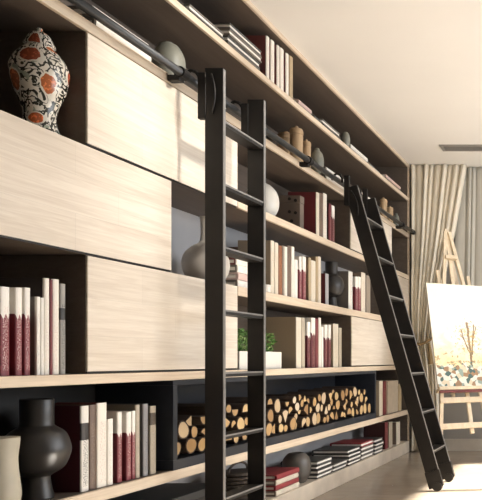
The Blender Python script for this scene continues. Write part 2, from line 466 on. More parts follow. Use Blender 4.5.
# --- open niche at the far left, above the oak shelf (row E)
G = 'books in the left niche beside the big cabinet'
for a in [
    (1, 11, 287, 'jacket', 'white-topped maroon volume cut by the left edge, above the black vase'),
    (16, 23.4, 288, 'jacket', 'white-topped maroon volume, middle of three in the left niche'),
    (25, 31.4, 288, 'jacket', 'white-topped maroon volume, right of three in the left niche'),
    (37, 41, 297, 'white', 'short thin white book, left one of the pair in the left niche'),
    (41.2, 44.6, 298, 'white', 'short thin white book, right one of the pair in the left niche'),
    (44.8, 50.3, 278.5, 'creamdark', 'tall cream book right beside the short white pair in the left niche'),
    (50.6, 53.2, 280, 'maroon', 'thin dark maroon book between two tall cream books in the left niche'),
    (53.4, 60.2, 279.5, 'creampale', 'tall cream book left of the grey printed book in the left niche'),
    (61, 66.5, 284, 'greyprint', 'grey printed book, rightmost in the left niche'),
]: upright(a[0], a[1], a[2], .915, a[3], a[4], G)
# --- row F left, beside the black vase
G = 'books between the black vase and the firewood box'
for a in [
    (82, 90, 406, 'bw', 'maroon book with black and white printed spine beside the black vase'),
    (90.4, 97, 405, 'brown', 'dark brown book right of the black and white printed spine'),
    (98, 108, 403, 'creampale', 'thick tall cream book in the row left of the firewood box'),
    (108.4, 114, 419, 'white', 'short white book right of the thick tall cream book'),
    (118, 123, 412, 'jacket', 'white-topped maroon volume, left of three near the firewood box'),
    (127, 132.2, 412, 'jacket', 'white-topped maroon volume, middle of three near the firewood box'),
    (132.5, 136.2, 411, 'jacket', 'white-topped maroon volume, right of three near the firewood box'),
    (136.5, 140.6, 405, 'beigeplain', 'plain beige book right of three white-topped maroon volumes'),
    (144, 149, 404, 'grey', 'slim grey book left of the last beige book by the firewood box'),
    (151, 157, 406, 'beige', 'beige book with dark spine label nearest the firewood box'),
]: upright(a[0], a[1], a[2], .450, a[3], a[4], G)
# --- row D
G = 'books on the shelf right of the upright ladder'
for a in [
    (271.6, 275, 241, 'creamtan', 'tall cream book, first in the row right of the upright ladder'),
    (275.6, 279, 243, 'creamtan', 'tall cream book, second in the row right of the upright ladder'),
    (279.4, 282.8, 246, 'rust', 'rust coloured book on the shelf right of the upright ladder'),
    (283, 285, 246, 'taupe', 'thin taupe book next to the rust coloured book'),
    (285.2, 288, 247, 'creampale', 'pale book between the thin taupe book and a brown book'),
    (288.3, 291.8, 246, 'brown', 'brown book left of two pale books right of the upright ladder'),
    (292.2, 295, 247, 'creampale', 'tall pale book right of the brown book, above the planter'),
    (295.2, 298.3, 260, 'white', 'short white book left of the two white-topped maroon volumes'),
    (299.8, 302.2, 257, 'jacket', 'white-topped maroon volume, left of two on the middle shelf'),
    (303.4, 306.6, 257, 'jacket', 'white-topped maroon volume, right of two on the middle shelf'),
    (309.3, 311.6, 258, 'tan', 'narrow tan book right of the two white-topped maroon volumes'),
    (312, 316.3, 261, 'creamtan', 'thick cream book in the middle of the shelf left of the small black jug'),
    (316.6, 318.7, 257, 'tan', 'narrow tan book right of the thick cream book'),
    (319, 321.6, 257, 'cream', 'tall cream book, last before the grey book by the small black jug'),
    (326, 329.3, 274, 'greymaroon', 'short grey-spined maroon book left of the small black jug'),
    (349.3, 353.2, 272, 'white', 'white book right of the small black jug'),
    (356, 358.3, 277, 'jacket', 'white-topped maroon volume, left of two behind the leaning ladder'),
    (359, 361.4, 277, 'jacket', 'white-topped maroon volume, right of two behind the leaning ladder'),
    (362, 366, 273, 'cream', 'cream book beside two maroon volumes at the leaning ladder'),
    (367, 371, 276, 'taupe', 'taupe book touching the leaning ladder on the middle shelf'),
]: upright(a[0], a[1], a[2], 1.380, a[3], a[4], G, D=.13 if a[3] == 'greymaroon' else .21)
# --- row C
G = 'books on the shelf under the ladder rail'
for a in [
    (317, 320, 193, 'creammaroon', 'tall cream-spined maroon book beside the taupe archive box'),
    (320.4, 323.6, 194, 'brown', 'brown book between two cream spines under the ladder rail'),
    (324, 327.5, 194, 'creampale', 'tall cream book right of the brown book under the ladder rail'),
    (329.6, 332, 204, 'maroon', 'maroon book left of the last volume under the ladder rail'),
    (332.3, 335.2, 206, 'jacketdark', 'white-topped maroon volume, last in the row under the ladder rail'),
]: upright(a[0], a[1], a[2], 1.860, a[3], a[4], G, ceil=2.258)
# --- row A (under the ceiling)
G = 'upright books on the top shelf'
for i, a in enumerate([(267, 270, 37, 'creampale'), (271.6, 275, 41, 'creampale'), (277.6, 280.2, 46, 'creampale'), (281, 284.4, 49, 'creampale'), (286.6, 289.3, 54, 'creampale'), (290.2, 293.6, 57, 'tan')]):
    lab = ['upright pale book on the top shelf, first of six', 'upright pale book on the top shelf, second of six', 'upright pale book on the top shelf, third of six',
           'upright pale book on the top shelf, fourth of six', 'upright pale book on the top shelf, fifth of six', 'upright tan book on the top shelf, last of six'][i]
    upright(a[0], a[1], a[2], 2.675, a[3], lab, G)
# --- row E middle
G = 'books between the white planter and the leaning ladder'
for a in [
    (297, 302, 317.5, 'creamtan', 'wide cream book with tan sides behind the white planter'),
    (302.3, 305.6, 318, 'beigeplain', 'beige book right of the wide cream book by the planter'),
    (308, 311, 322, 'jacketdark', 'short white-topped dark red volume nearest the white planter'),
    (312, 315.9, 318, 'jacketdark', 'tall white-topped dark red volume right of the short one by the planter'),
    (316.2, 319, 319, 'maroon', 'dark maroon book left of a tall cream book on the oak shelf'),
    (319.3, 321.6, 318, 'creampale', 'tall cream book in the middle of the dark red row on the oak shelf'),
    (321.8, 324, 327, 'white', 'short white book right of the tall cream book on the oak shelf'),
    (325.2, 328, 325, 'jacketdark', 'white-topped dark red volume, left of two beyond the short white book'),
    (329, 331.6, 325, 'jacketdark', 'white-topped dark red volume, right of two beyond the short white book'),
    (334, 339, 324, 'creamtan', 'thick cream book near the right end of the planter row'),
    (339.5, 342.2, 328, 'beigeplain', 'beige book last in the planter row, before the small cabinet'),
]: upright(a[0], a[1], a[2], .915, a[3], a[4], G)
# --- row F right, row G right
G = 'books right of the firewood box'
for a in [
    (380, 383.3, 381, 'creamtan', 'cream book just right of the firewood box'),
    (383.6, 387, 381, 'maroon', 'maroon book right of the firewood box'),
    (399, 402, 384, 'tan', 'tan book behind the leaning ladder right of the beige archive box'),
]: upright(a[0], a[1], a[2], .450, a[3], a[4], G)
G = 'upright books on the plinth at the far end'
for a in [
    (385.6, 388.6, 422, 'maroon', 'upright maroon book on the plinth at the far end'),
    (389.6, 393, 422, 'beigeplain', 'upright beige book on the plinth, right of the maroon one'),
    (397, 400.6, 422, 'cream', 'upright cream book on the plinth nearest the curtain'),
]: upright(a[0], a[1], a[2], .12, a[3], a[4], G)

# --- flat stacks
G = 'flat books on the top shelf'
stack(176, 190, -2.02, 2.675, [(.03, 'black', 'black flat book on the top shelf above the upright ladder, cut by the frame'), ], G)
stack(192, 226, -2.02, 2.675, [(.03, 'black', 'black flat book under a white one, top shelf above the upright ladder'), (.034, 'white', 'white flat book on a black one, top shelf above the upright ladder')], G, fore=True)
stack(229.5, 262, -2.02, 2.675, [(.036, 'white', 'white flat book at the bottom of the tallest top shelf stack'), (.036, 'charcoal', 'charcoal flat book second from bottom in the tallest top shelf stack'), (.036, 'white', 'white flat book second from top in the tallest top shelf stack'), (.034, 'charcoal', 'charcoal flat book topmost of the tallest top shelf stack')], G, fore=True)
stack(300, 313, -2.02, 2.675, [(.03, 'black', 'black flat book under a pink one on the top shelf'), (.03, 'pink', 'pinkish flat book on a black one on the top shelf')], G)
stack(315, 322, -2.02, 2.675, [(.04, 'charcoal', 'small charcoal flat book on the top shelf right of the pink one')], G, D=.16)
stack(324, 341, -2.02, 2.675, [(.032, 'black', 'black flat book under a white one left of the top shelf pot'), (.035, 'white', 'white flat book on a black one left of the top shelf pot')], G, fore=True)
stack(352, 369, -2.02, 2.675, [(.03, 'black', 'black flat book under a pale one right of the top shelf pot'), (.035, 'white', 'pale flat book on a black one right of the top shelf pot')], G)
stack(371, 381, -2.02, 2.675, [(.035, 'grey', 'single grey flat book on the top shelf near the far end')], G)
stack(386, 401, -2.02, 2.675, [(.03, 'black', 'black flat book under a pink one at the far end of the top shelf'), (.03, 'pink', 'pinkish flat book topmost at the far end of the top shelf')], G)
G = 'flat books on the rail shelf'
stack(97, 152, -2.02, 2.302, [(.05, 'white', 'white flat book lower of two behind the rail at upper left'), (.045, 'white', 'white flat book upper of two behind the rail at upper left')], G)
stack(327, 346, -2.02, 2.302, [(.05, 'white', 'white flat book lower of two behind the rail left of the leaning ladder'), (.055, 'white', 'white flat book upper of two behind the rail left of the leaning ladder')], G)
stack(362, 377, -2.04, 2.302, [(.06, 'pink', 'pinkish flat book under a white one behind the leaning ladder top'), (.06, 'white', 'white flat book on a pinkish one behind the leaning ladder top')], G)
G = 'flat books between the ladder stiles'
stack(238.5, 262, -2.03, 1.380, [(.042, 'white', 'white flat book at the bottom of the stack seen through the upright ladder'), (.042, 'pink', 'pinkish flat book second from bottom seen through the upright ladder'), (.042, 'white', 'white flat book second from top seen through the upright ladder'), (.040, 'creampale', 'cream flat book topmost of the stack seen through the upright ladder')], G, D=.16)
G = 'flat books on the plinth'
stack(277, 300, -2.0, .12, [(.034, 'cream', 'cream flat book at the bottom of the red-topped stack by the upright ladder'), (.032, 'red', 'red flat book second from bottom by the upright ladder'), (.034, 'cream', 'cream flat book second from top by the upright ladder'), (.034, 'red', 'red flat book topmost of the stack by the upright ladder')], G)
stack(318, 333, -2.0, .12, [(.032, 'black', 'black flat book at the bottom of the tall stack right of the round pot'), (.032, 'charcoal', 'charcoal flat book second from bottom right of the round pot'), (.032, 'black', 'black flat book second from top right of the round pot'), (.032, 'charcoal', 'charcoal flat book topmost of the tall stack right of the round pot')], G, D=.27, fore=True)
stack(334.5, 347.5, -2.0, .12, [(.032, 'black', 'black flat book at the bottom of the lowest plinth stack'), (.032, 'charcoal', 'charcoal flat book topmost of the lowest plinth stack')], G, D=.25, fore=True)
stack(349, 361.5, -2.0, .12, [(.032, 'black', 'black flat book at the bottom of the stack left of the last red book'), (.032, 'charcoal', 'charcoal flat book second from bottom left of the last red book'), (.032, 'black', 'black flat book second from top left of the last red book'), (.030, 'charcoal', 'charcoal flat book topmost left of the last red book')], G, D=.30, fore=True)
stack(363, 374.5, -2.0, .12, [(.036, 'white', 'white flat book at the bottom of the far red-topped stack'), (.036, 'charcoal', 'charcoal flat book second from bottom of the far red-topped stack'), (.036, 'white', 'white flat book under the red one of the far stack'), (.036, 'red', 'red flat book topmost of the far plinth stack')], G, D=.28, fore=True)
stack(376, 384, -2.0, .12, [(.034, 'black', 'black flat book at the bottom of the last plinth stack'), (.034, 'charcoal', 'charcoal flat book second from bottom of the last plinth stack'), (.034, 'black', 'black flat book second from top of the last plinth stack'), (.032, 'charcoal', 'charcoal flat book topmost of the last plinth stack')], G, D=.25, fore=True)

# ------------------------------------------------------------------ vases, jars, boxes
def turned(name, px, X, zb, prof, mat, label, cat, seg=40, group=None, rmax=None):
    if rmax:
        q = rmax/max(r_ for r_, z_ in prof); prof = [(r_*q, z_) for r_, z_ in prof]
    bm = bmesh.new(); lathe(bm, prof, seg)
    o = finish(name, bm, mat, None, (X, P(px, X), zb+.0008), smooth=True)
    return tag(o, label, cat, group)

# painted jar: ivory ground, rust medallions ringed in white, dark scrolling vine
m, nt, b = newmat('painted_porcelain')
tc = N(nt, 'ShaderNodeTexCoord'); sp = N(nt, 'ShaderNodeSeparateXYZ'); nt.links.new(tc.outputs['UV'], sp.inputs[0])
u, v = sp.outputs[0], sp.outputs[1]
vine = noise(nt, coords(nt, 'UV', (1, .60, 1)), 11, 1.5, .55, 1.8)
vm = math_(nt, 'LESS_THAN', math_(nt, 'ABSOLUTE', math_(nt, 'SUBTRACT', vine, .5)), .064)
vo = N(nt, 'ShaderNodeTexVoronoi'); nt.links.new(coords(nt, 'UV', (1, .6, 1)), vo.inputs['Vector']); vo.inputs['Scale'].default_value = 24
lf = math_(nt, 'LESS_THAN', vo.outputs['Distance'], .26)
lf = math_(nt, 'MULTIPLY', lf, math_(nt, 'GREATER_THAN', noise(nt, coords(nt, 'UV', (1, .6, 1)), 6, 1), .5))
dark = math_(nt, 'MAXIMUM', vm, lf)
col = mixc(nt, dark, (.68, .64, .56), (.030, .030, .022))
gl = math_(nt, 'GREATER_THAN', noise(nt, coords(nt, 'UV', (1, .6, 1), (3, 1, 0)), 12, 2), .62)
col = mixc(nt, gl, col, (.30, .34, .27))
A0 = .861       # u of the side that faces the camera
for (mu, mv, ru, rv, c) in ((A0-.055, .83, .066, .085, (.235, .055, .025)), (A0+.052, .54, .046, .10, (.36, .11, .04)), (A0-.175, .55, .05, .11, (.36, .12, .05)),
                            (A0-.035, .16, .075, .06, (.42, .10, .03)), (A0+.27, .70, .09, .085, (.25, .06, .03)), (A0-.40, .70, .09, .085, (.25, .06, .03)), (A0+.33, .40, .06, .09, (.36, .11, .04)), (A0-.45, .35, .06, .09, (.36, .11, .04)), (A0+.13, .96, .07, .03, (.40, .12, .04))):
    du = math_(nt, 'WRAP', math_(nt, 'SUBTRACT', u, mu), .5, -.5)
    d2 = math_(nt, 'ADD', math_(nt, 'POWER', math_(nt, 'DIVIDE', du, ru), 2.0), math_(nt, 'POWER', math_(nt, 'DIVIDE', math_(nt, 'SUBTRACT', v, mv), rv), 2.0))
    d2 = math_(nt, 'ADD', d2, math_(nt, 'MULTIPLY', math_(nt, 'SUBTRACT', vine, .5), 1.1))
    col = mixc(nt, math_(nt, 'LESS_THAN', d2, 1.45), col, (.70, .65, .56))
    inner = mixc(nt, math_(nt, 'GREATER_THAN', noise(nt, coords(nt, 'UV', (1, .6, 1)), 34, 2), .56), c, tuple(min(1, x*1.9) for x in c))
    col = mixc(nt, math_(nt, 'LESS_THAN', d2, 1.0), col, inner)
nt.links.new(col, b.inputs['Base Color']); b.inputs['Roughness'].default_value = .22
M['porcelain'] = m
JX = -2.10; JP = 39.6
g = thing('ginger_jar', (JX, P(JP, JX), 1.8108), 'white lidded porcelain jar with rust medallions and dark scrolls, upper left niche', 'jar')
bm = bmesh.new()
lathe(bm, spline([(.064, 0), (.064, .006), (.053, .04), (.050, .075), (.058, .117), (.078, .173), (.089, .232), (.088, .255), (.077, .286), (.056, .315), (.045, .326), (.043, .334)]), 56)
finish('body', bm, M['porcelain'], g, smooth=True)
bm = bmesh.new()
lathe(bm, spline([(.044, .3345), (.048, .336), (.047, .343), (.041, .355), (.036, .368), (.025, .383), (.012, .390), (.008, .394), (.0095, .400), (.006, .405), (.001, .407)]), 44)
finish('lid', bm, M['porcelain'], g, smooth=True)

VB = spline([(.050, 0), (.052, .004), (.044, .045), (.040, .078), (.046, .088), (.082, .115), (.101, .165), (.101, .200), (.086, .245), (.056, .270), (.051, .278)])
VB2 = VB + [(.051, .30), (.051, .370), (.049, .374), (.046, .370), (.046, .30), (.02, .29)]
turned('vase', 37, -2.105, .450, VB2, M['ceramic_black'], 'large matt black round-bellied vase with thick cylindrical neck at lower left', 'vase', 48)
turned('vase', -3, -2.035, .450, spline([(.056, 0), (.058, .02), (.064, .06), (.061, .10), (.056, .15), (.055, .19), (.059, .23), (.060, .252), (.056, .256), (.02, .25)]), M['ceramic_cream'], 'cream wavy-sided vase cut by the left edge beside the black vase', 'vase')
turned('vase', 206, -2.13, 1.380, spline([(.062, 0), (.070, .003), (.104, .055), (.114, .112), (.102, .160), (.070, .198), (.036, .222), (.027, .250), (.026, .30), (.028, .345), (.031, .362), (.027, .361), (.01, .33)]), M['ceramic_grey'], 'grey bottle vase with slim neck behind the upright ladder', 'vase', 48, rmax=.114)
turned('vase', 169, -2.15, 2.302, spline([(.05, 0), (.055, .003), (.085, .06), (.098, .13), (.090, .19), (.060, .235), (.03, .248), (.026, .252), (.005, .25)]), M['ceramic_sage'], 'sage grey domed pot behind the rail left of the upright ladder', 'vase', rmax=.072)
turned('vase', 262, -2.15, 1.860, spline([(.05, 0), (.058, .003), (.10, .06), (.112, .12), (.098, .18), (.060, .222), (.035, .232), (.03, .235), (.02, .232)]), M['ceramic_white'], 'round white vase right behind the upright ladder', 'vase', rmax=.100)
turned('vase', 331.5, -2.11, 1.380, [(r_, z_*.965) for r_, z_ in VB2], M['ceramic_black'], 'matt black round-bellied vase standing between books on the middle shelf', 'vase', 40, rmax=.094)
def jar(px, X, zb, r_, h, label, group):
    o = thing('jar', (X, P(px, X), zb+.0008), label, 'jar', group)
    bm = bmesh.new(); lathe(bm, [(r_*.92, 0), (r_, .006), (r_, h*.76), (r_*.94, h*.79)], 32); finish('body', bm, M['jar'], o, smooth=False)
    bm = bmesh.new(); lathe(bm, [(r_*1.03, h*.792), (r_*1.05, h*.80), (r_*1.05, h*.88), (r_*.9, h*.93), (r_*.30, h*.945), (r_*.30, h*.985), (r_*.2, h)], 32); finish('lid', bm, M['jar'], o)
JG = 'tan jars on the rail shelf'
jar(286.5, -2.235, 2.302, .060, .30, 'wide tan lidded jar, leftmost on the rail shelf', JG)
jar(296.5, -2.10, 2.302, .042, .29, 'tall tan lidded jar in the middle of the rail shelf', JG)
jar(306.3, -2.10, 2.302, .030, .25, 'small tan lidded jar left of the glass-grey globe vase', JG)
jar(383.5, -2.10, 2.302, .034, .25, 'tan lidded jar just right of the leaning ladder top', JG)
jar(390, -2.10, 2.302, .030, .215, 'smaller tan lidded jar at the far end of the rail shelf', JG)
GL = [(.03, 0), (.035, .004), (.028, .02), (.045, .045), (.068, .09), (.070, .13), (.055, .175), (.03, .195), (.025, .21), (.02, .205)]
turned('vase', 317, -2.06, 2.302, spline(GL), M['ceramic_sage'], 'grey globe vase right of the tan jars on the rail shelf', 'vase', rmax=.048)
turned('vase', 396.3, -2.12, 2.302, spline([(a*.8, c*.95) for a, c in GL]), M['ceramic_sage'], 'small grey globe vase at the far end of the rail shelf', 'vase', rmax=.034)
turned('vase', 345.5, -2.05, 2.675, spline([(.03, 0), (.034, .003), (.055, .05), (.058, .08), (.045, .12), (.025, .135), (.02, .136)]), M['ceramic_sage'], 'small sage pot on the top shelf under the ceiling', 'vase', rmax=.036)
turned('vase', 296.5, -2.10, .12, spline([(.070, 0), (.075, .003), (.108, .05), (.118, .11), (.105, .165), (.070, .20), (.045, .208), (.04, .205), (.02, .19)]), M['drum'], 'dark taupe round pot on the plinth behind the red-topped stack', 'vase', rmax=.094)
bm = bmesh.new(); lathe(bm, [(.028, 0), (.030, .003), (.032, .045), (.030, .048), (.026, .02), (.01, .012)], 24)
tag(finish('cup', bm, M['ceramic_white'], None, (-2.035, P(266, -2.035)-.01, 1.3808), True), 'tiny white cup at the shelf edge right of the upright ladder', 'cup')
# basket
bk_ = thing('basket', (-2.13, P(238, -2.13), .1208), 'dark brown round basket on the plinth seen through the upright ladder', 'basket')
bm = bmesh.new()
for k in range(9):
    lathe(bm, [(.10+.010*math.sin(k*.35), .022*k), (.112+.010*math.sin(k*.35), .022*k+.004), (.112+.010*math.sin(k*.35), .022*k+.017), (.10+.010*math.sin(k*.35), .0215*k+.021)], 28)
finish('body', bm, M['basket'], bk_)
bm = bmesh.new(); tube(bm, [(0, .105*math.cos(a), .195+.05*math.sin(a)) for a in [PI*k/12 for k in range(13)]], .007, 8); finish('handle', bm, M['basket'], bk_, smooth=True)

def card_box(name, px0, px1, Xf, D, z0, z1, mat, label, holes=(), cat='box'):
    y0, y1 = P(px0, Xf), P(px1, Xf)
    o = thing(name, (Xf-D/2, (y0+y1)/2, z0+.0008), label, cat)
    w = (y1-y0)/2; h = z1-z0
    bm = bmesh.new(); box(bm, -D/2, D/2, -w, w, 0, h*.8-.001, .003); finish('body', bm, mat, o)
    bm = bmesh.new(); box(bm, -D/2-.002, D/2+.002, -w-.002, w+.002, h*.8, h, .003); finish('lid', bm, mat, o)
    for (fx, fz) in holes:
        bm = bmesh.new()
        tube(bm, [(-D/2+D*fx, -w-.0045, h*fz), (-D/2+D*fx, -w-.001, h*fz)], .011, 12); finish('finger_hole', bm, M['hole'], o)
    return o
card_box('archive_box', 300, 304, -2.08, .19, 1.860, 2.115, M['taupe_card'], 'taupe archive box with dark holes left of the maroon book', ((.62, .9), (.84, .86), (.62, .55), (.84, .52), (.7, .3)))
card_box('archive_box', 388, 398, -2.03, .24, .450, .765, M['beige_card'], 'beige archive box right of the firewood box')
card_box('storage_box', 150, 222, -2.02, .30, .12, .31, M['dark_card'], 'low charcoal storage box on the plinth left of the upright ladder')
card_box('wooden_box', 241, 256, -2.25, .09, 1.380, 1.68, M['brown_card'], 'brown box at the back behind the flat books and upright ladder')

# planter
PX = -2.035
y0, y1 = P(239.5, PX), P(281.5, PX)
p = thing('planter', (PX-.06, (y0+y1)/2, .9158), 'white trough planter with a leafy green plant on the oak shelf', 'planter')
w = (y1-y0)/2
bm = bmesh.new()
box(bm, -.06, .06, -w, w, 0, .012); box(bm, .052, .06, -w, w, .012, .105); box(bm, -.06, -.052, -w, w, .012, .105)
box(bm, -.052, .052, -w, -w+.008, .012, .105); box(bm, -.052, .052, w-.008, w, .012, .105)
finish('trough', bm, M['ceramic_white'], p)
boxo('soil', -.0515, .0515, -w+.0085, w-.0085, .0125, .09, M['soil'], p)
m, nt, b = newmat('green_leaf')
nt.links.new(ramp(nt, noise(nt, coords(nt), 24, 2), [(.3, (.03, .09, .02)), (.5, (.10, .24, .05)), (.68, (.45, .58, .25))]), b.inputs['Base Color'])
b.inputs['Roughness'].default_value = .4; M['leaf'] = m
bm = bmesh.new()
for k in range(230):
    cx, cy = random.uniform(-.045, .045), random.uniform(-w+.02, w-.02)
    hz = random.uniform(.095, .22)
    a = random.uniform(0, 2*PI); out = random.uniform(.02, .055)
    tip = Vector((max(-.15, min(.075, cx+out*math.cos(a))), max(-w-.01, min(w+.02, cy+out*math.sin(a))), hz+random.uniform(-.02, .025)))
    base = Vector((cx, cy, hz)); d = tip-base; L_ = d.length
    if L_ < .01: continue
    side = d.cross(Vector((0, 0, 1))).normalized()*L_*.34
    up = Vector((0, 0, .012)); nrm = Vector((0, 0, .0012))
    pts = [base, base+d*.35+side+up, tip, base+d*.35-side+up]
    a_ = [bm.verts.new(q) for q in pts]; b_ = [bm.verts.new(q-nrm) for q in pts]
    bm.faces.new(a_); bm.faces.new(b_[::-1])
    for i in range(4): bm.faces.new((a_[i], b_[i], b_[(i+1) % 4], a_[(i+1) % 4]))
    if k % 4 == 0: tube(bm, [(cx*.6, cy, .088), (base.x, base.y, base.z)], .0018, 5)
finish('foliage', bm, M['leaf'], p)

# ------------------------------------------------------------------ firewood box and logs
LY0, LY1 = P(172, XF), P(375.5, XF)
fb = thing('firewood_box', ((XF+XB)/2, (LY0+LY1)/2, .4508), 'long blue-black open box filled with firewood on the lower shelf', 'firewood box')
w = (LY1-LY0)/2; xf = (XF-XB)/2+.006; xb = -(XF-XB)/2+.022
for nm, a in (('bottom_panel', (xb, xf, -w, w, 0, .048)), ('top_panel', (xb, xf, -w, w, .400, .4225)),
              ('side_panel', (xb, xf, -w, -w+.032, .0482, .3998)), ('side_panel', (xb, xf, w-.032, w, .0482, .3998)), ('back_panel', (xb, xb+.01, -w+.0322, w-.0322, .0482, .3998))):
    boxo(nm, *a, M['navy'], fb, .0015)
# log meshes
mb = plain('bark', (.055, .034, .022), .9, vary=.5, scale=40)
mE, nt, b = newmat('log_end_grain')
tc = N(nt, 'ShaderNodeTexCoord'); s = N(nt, 'ShaderNodeSeparateXYZ'); nt.links.new(tc.outputs['Object'], s.inputs[0])
rr = math_(nt, 'SQRT', math_(nt, 'ADD', math_(nt, 'POWER', s.outputs[1], 2.0), math_(nt, 'POWER', s.outputs[2], 2.0)))
rr = math_(nt, 'ADD', rr, math_(nt, 'MULTIPLY', noise(nt, coords(nt), 30, 2), .012))
ring = math_(nt, 'MULTIPLY_ADD', math_(nt, 'SINE', math_(nt, 'MULTIPLY', rr, 750)), .5, .5)
oi = N(nt, 'ShaderNodeObjectInfo')
c1 = ramp(nt, oi.outputs['Random'], [(0, (.46, .29, .12)), (.3, (.60, .44, .22)), (.5, (.30, .17, .07)), (.75, (.44, .28, .12)), (1, (.62, .54, .40))])
c2 = mixc(nt, .45, c1, (.36, .20, .07))
nt.links.new(mixc(nt, math_(nt, 'MULTIPLY', ring, .55), c1, c2), b.inputs['Base Color']); b.inputs['Roughness'].default_value = .8
def log_mesh(kind, L=.26):
    bm = bmesh.new(); n = 18; p1, p2 = random.uniform(0, 6), random.uniform(0, 6)
    lump = [.11+.07*math.sin(2*2*PI*k/n+p1)+.035*math.sin(3*2*PI*k/n+p2) for k in range(n)]
    if kind == 'round':
        ol = [(math.cos(2*PI*k/n)*(1-lump[k]), math.sin(2*PI*k/n)*(1-lump[k])) for k in range(n)]
    elif kind == 'half':
        ol = [(math.cos(PI*k/10)*.9, math.sin(PI*k/10)*1.05-.40) for k in range(11)]
    else:
        ol = [(0, -.95)]+[(math.cos(PI/2-.62+1.24*k/7)*1.5, math.sin(PI/2-.62+1.24*k/7)*1.75-.95) for k in range(8)]
    a = [bm.verts.new((L/2, y*.84, z*.84)) for y, z in ol]; ar = [bm.verts.new((L/2, y*.97, z*.97)) for y, z in ol]
    a2 = [bm.verts.new((L/2-.004, y, z)) for y, z in ol]; b_ = [bm.verts.new((-L/2, y, z)) for y, z in ol]
    f = bm.faces.new(a); f.material_index = 1; f = bm.faces.new(b_[::-1]); f.material_index = 1
    for k in range(len(ol)):
        q = (k+1) % len(ol)
        bm.faces.new((a[k], a[q], ar[q], ar[k])); bm.faces.new((ar[k], ar[q], a2[q], a2[k])); bm.faces.new((a2[k], a2[q], b_[q], b_[k]))
    return bm
# settle circles in the (Y, z) plane, lowest free place first
floor_z = .4508+.0485
ya, yb = LY0+.036, LY1-.036
rng = random.Random(11); circ = []
top = lambda y: .255+.018*math.sin(y*5.1)+.012*math.sin(y*13)
fails = 0
while fails < 24 and len(circ) < 190:
    rad = rng.choice((.030, .034, .038, .042, .048, .052))
    best = None; cand = [(ya+rad, rad)]
    for (y, z, q) in circ:
        dz = q-rad if z <= q+1e-6 else None
        if z <= q+1e-4: cand.append((y+2*math.sqrt(q*rad)+.0008, rad))
    for i in range(len(circ)):
        for jx in range(max(0, i-26), i):
            (y1_, z1_, r1), (y2_, z2_, r2) = circ[i], circ[jx]
            dx, dz = y2_-y1_, z2_-z1_; d = math.hypot(dx, dz); A, B = r1+rad+.0008, r2+rad+.0008
            if d > A+B or d < 1e-6 or d < abs(A-B): continue
            aa = (A*A-B*B+d*d)/(2*d); hh = math.sqrt(max(0, A*A-aa*aa))
            for sg in (1, -1):
                y = y1_+aa*dx/d - sg*hh*dz/d; z = z1_+aa*dz/d + sg*hh*dx/d
                lo, hi = min(y1_, y2_), max(y1_, y2_)
                if z > max(z1_, z2_)-.01 and lo <= y <= hi: cand.append((y, z))
    for (y, z) in cand:
        if y-rad < ya or y+rad > yb or z < rad-1e-6 or z+rad > top(y): continue
        if any((y-y2)**2+(z-z2)**2 < (rad+r2)**2 for y2, z2, r2 in circ): continue
        sc_ = z+.10*y
        if best is None or sc_ < best[2]: best = (y, z, sc_)
    if best is None: fails += 1; continue
    circ.append((best[0], best[1], rad))
protos = {}
for i, (y, z, rad) in enumerate(circ):
    kind = rng.choice(('round', 'round', 'half', 'wedge'))
    if i < 3: kind = 'round'
    key = (kind, rng.randint(0, 2))
    if key not in protos:
        o = finish('firewood_log', log_mesh(kind), [mb, mE]); protos[key] = o
    else:
        o = protos[key].copy(); COL.objects.link(o)
    o.scale = (1, rad, rad)
    o.rotation_euler = (rng.uniform(0, 2*PI) if kind == 'round' else rng.choice((0, PI, .5, -.5, 2.6)), 0, 0)
    o.location = (XF-.145+rng.uniform(-.018, .006), y, floor_z+z)
    lab = {'round': 'round firewood log with pale cut end in the blue-black box', 'half': 'half-round split firewood log in the blue-black box', 'wedge': 'wedge-shaped split firewood log in the blue-black box'}[kind]
    tag(o, lab, 'log', {'round': 'round logs in the firewood box', 'half': 'half-split logs in the firewood box', 'wedge': 'wedge logs in the firewood box'}[kind])

# ------------------------------------------------------------------ curtains, vent, easel, painting
def lerp(a, b, t): return a+(b-a)*t
def piecewise(z, pts):
    for (z0, a), (z1, c) in zip(pts, pts[1:]):
        if z <= z1:
            t = max(0, min(1, (z-z0)/(z1-z0))); return lerp(a, c, t)
    return pts[-1][1]
def curtain(name, left, right, z0, z1, yc, folds, amp, mat, label, cat, seed):
    rg = random.Random(seed); ph = [rg.uniform(-.5, .5) for _ in range(folds+2)]
    bm = bmesh.new(); nu, nv = folds*14, 44; grid = []
    for j in range(nv+1):
        z = lerp(z0, z1, j/nv); row = []
        for i in range(nu+1):
            u_ = i/nu; q = u_*folds; k = int(q)
            f_ = q-k; wd_ = .5+.5*math.sin(k*1.9+seed)
            X = lerp(piecewise(z, left), piecewise(z, right), u_ + .012*math.sin(q*2.1+seed))
            a_ = amp*(1.5+.5*math.sin(k*2.3+seed))
            row.append(bm.verts.new((X, yc + amp - a_*abs(math.sin(PI*f_))**(.45+.5*wd_), z)))
        grid.append(row)
    for j in range(nv):
        for i in range(nu): bm.faces.new((grid[j][i], grid[j][i+1], grid[j+1][i+1], grid[j+1][i]))
    return bm
CYc = 7.034
def xw(px): return (px-VX)*7.03/F
c = thing('curtain', (xw(425), CYc, 0), 'cream floor length curtain drawn aside by a tie next to the bookcase', 'curtain')
bm = curtain('c', [(0, xw(411)), (1.1, xw(413)), (1.5, xw(411)), (3.02, xw(410))], [(0, xw(441)), (.9, xw(436)), (1.15, xw(431)), (1.7, xw(441)), (2.3, xw(454)), (3.02, xw(466))], .012, 3.024, 0, 9, .033, M['drape'], '', '', 3)
bmesh.ops.translate(bm, verts=bm.verts[:], vec=(-c.location.x, 0, 0))
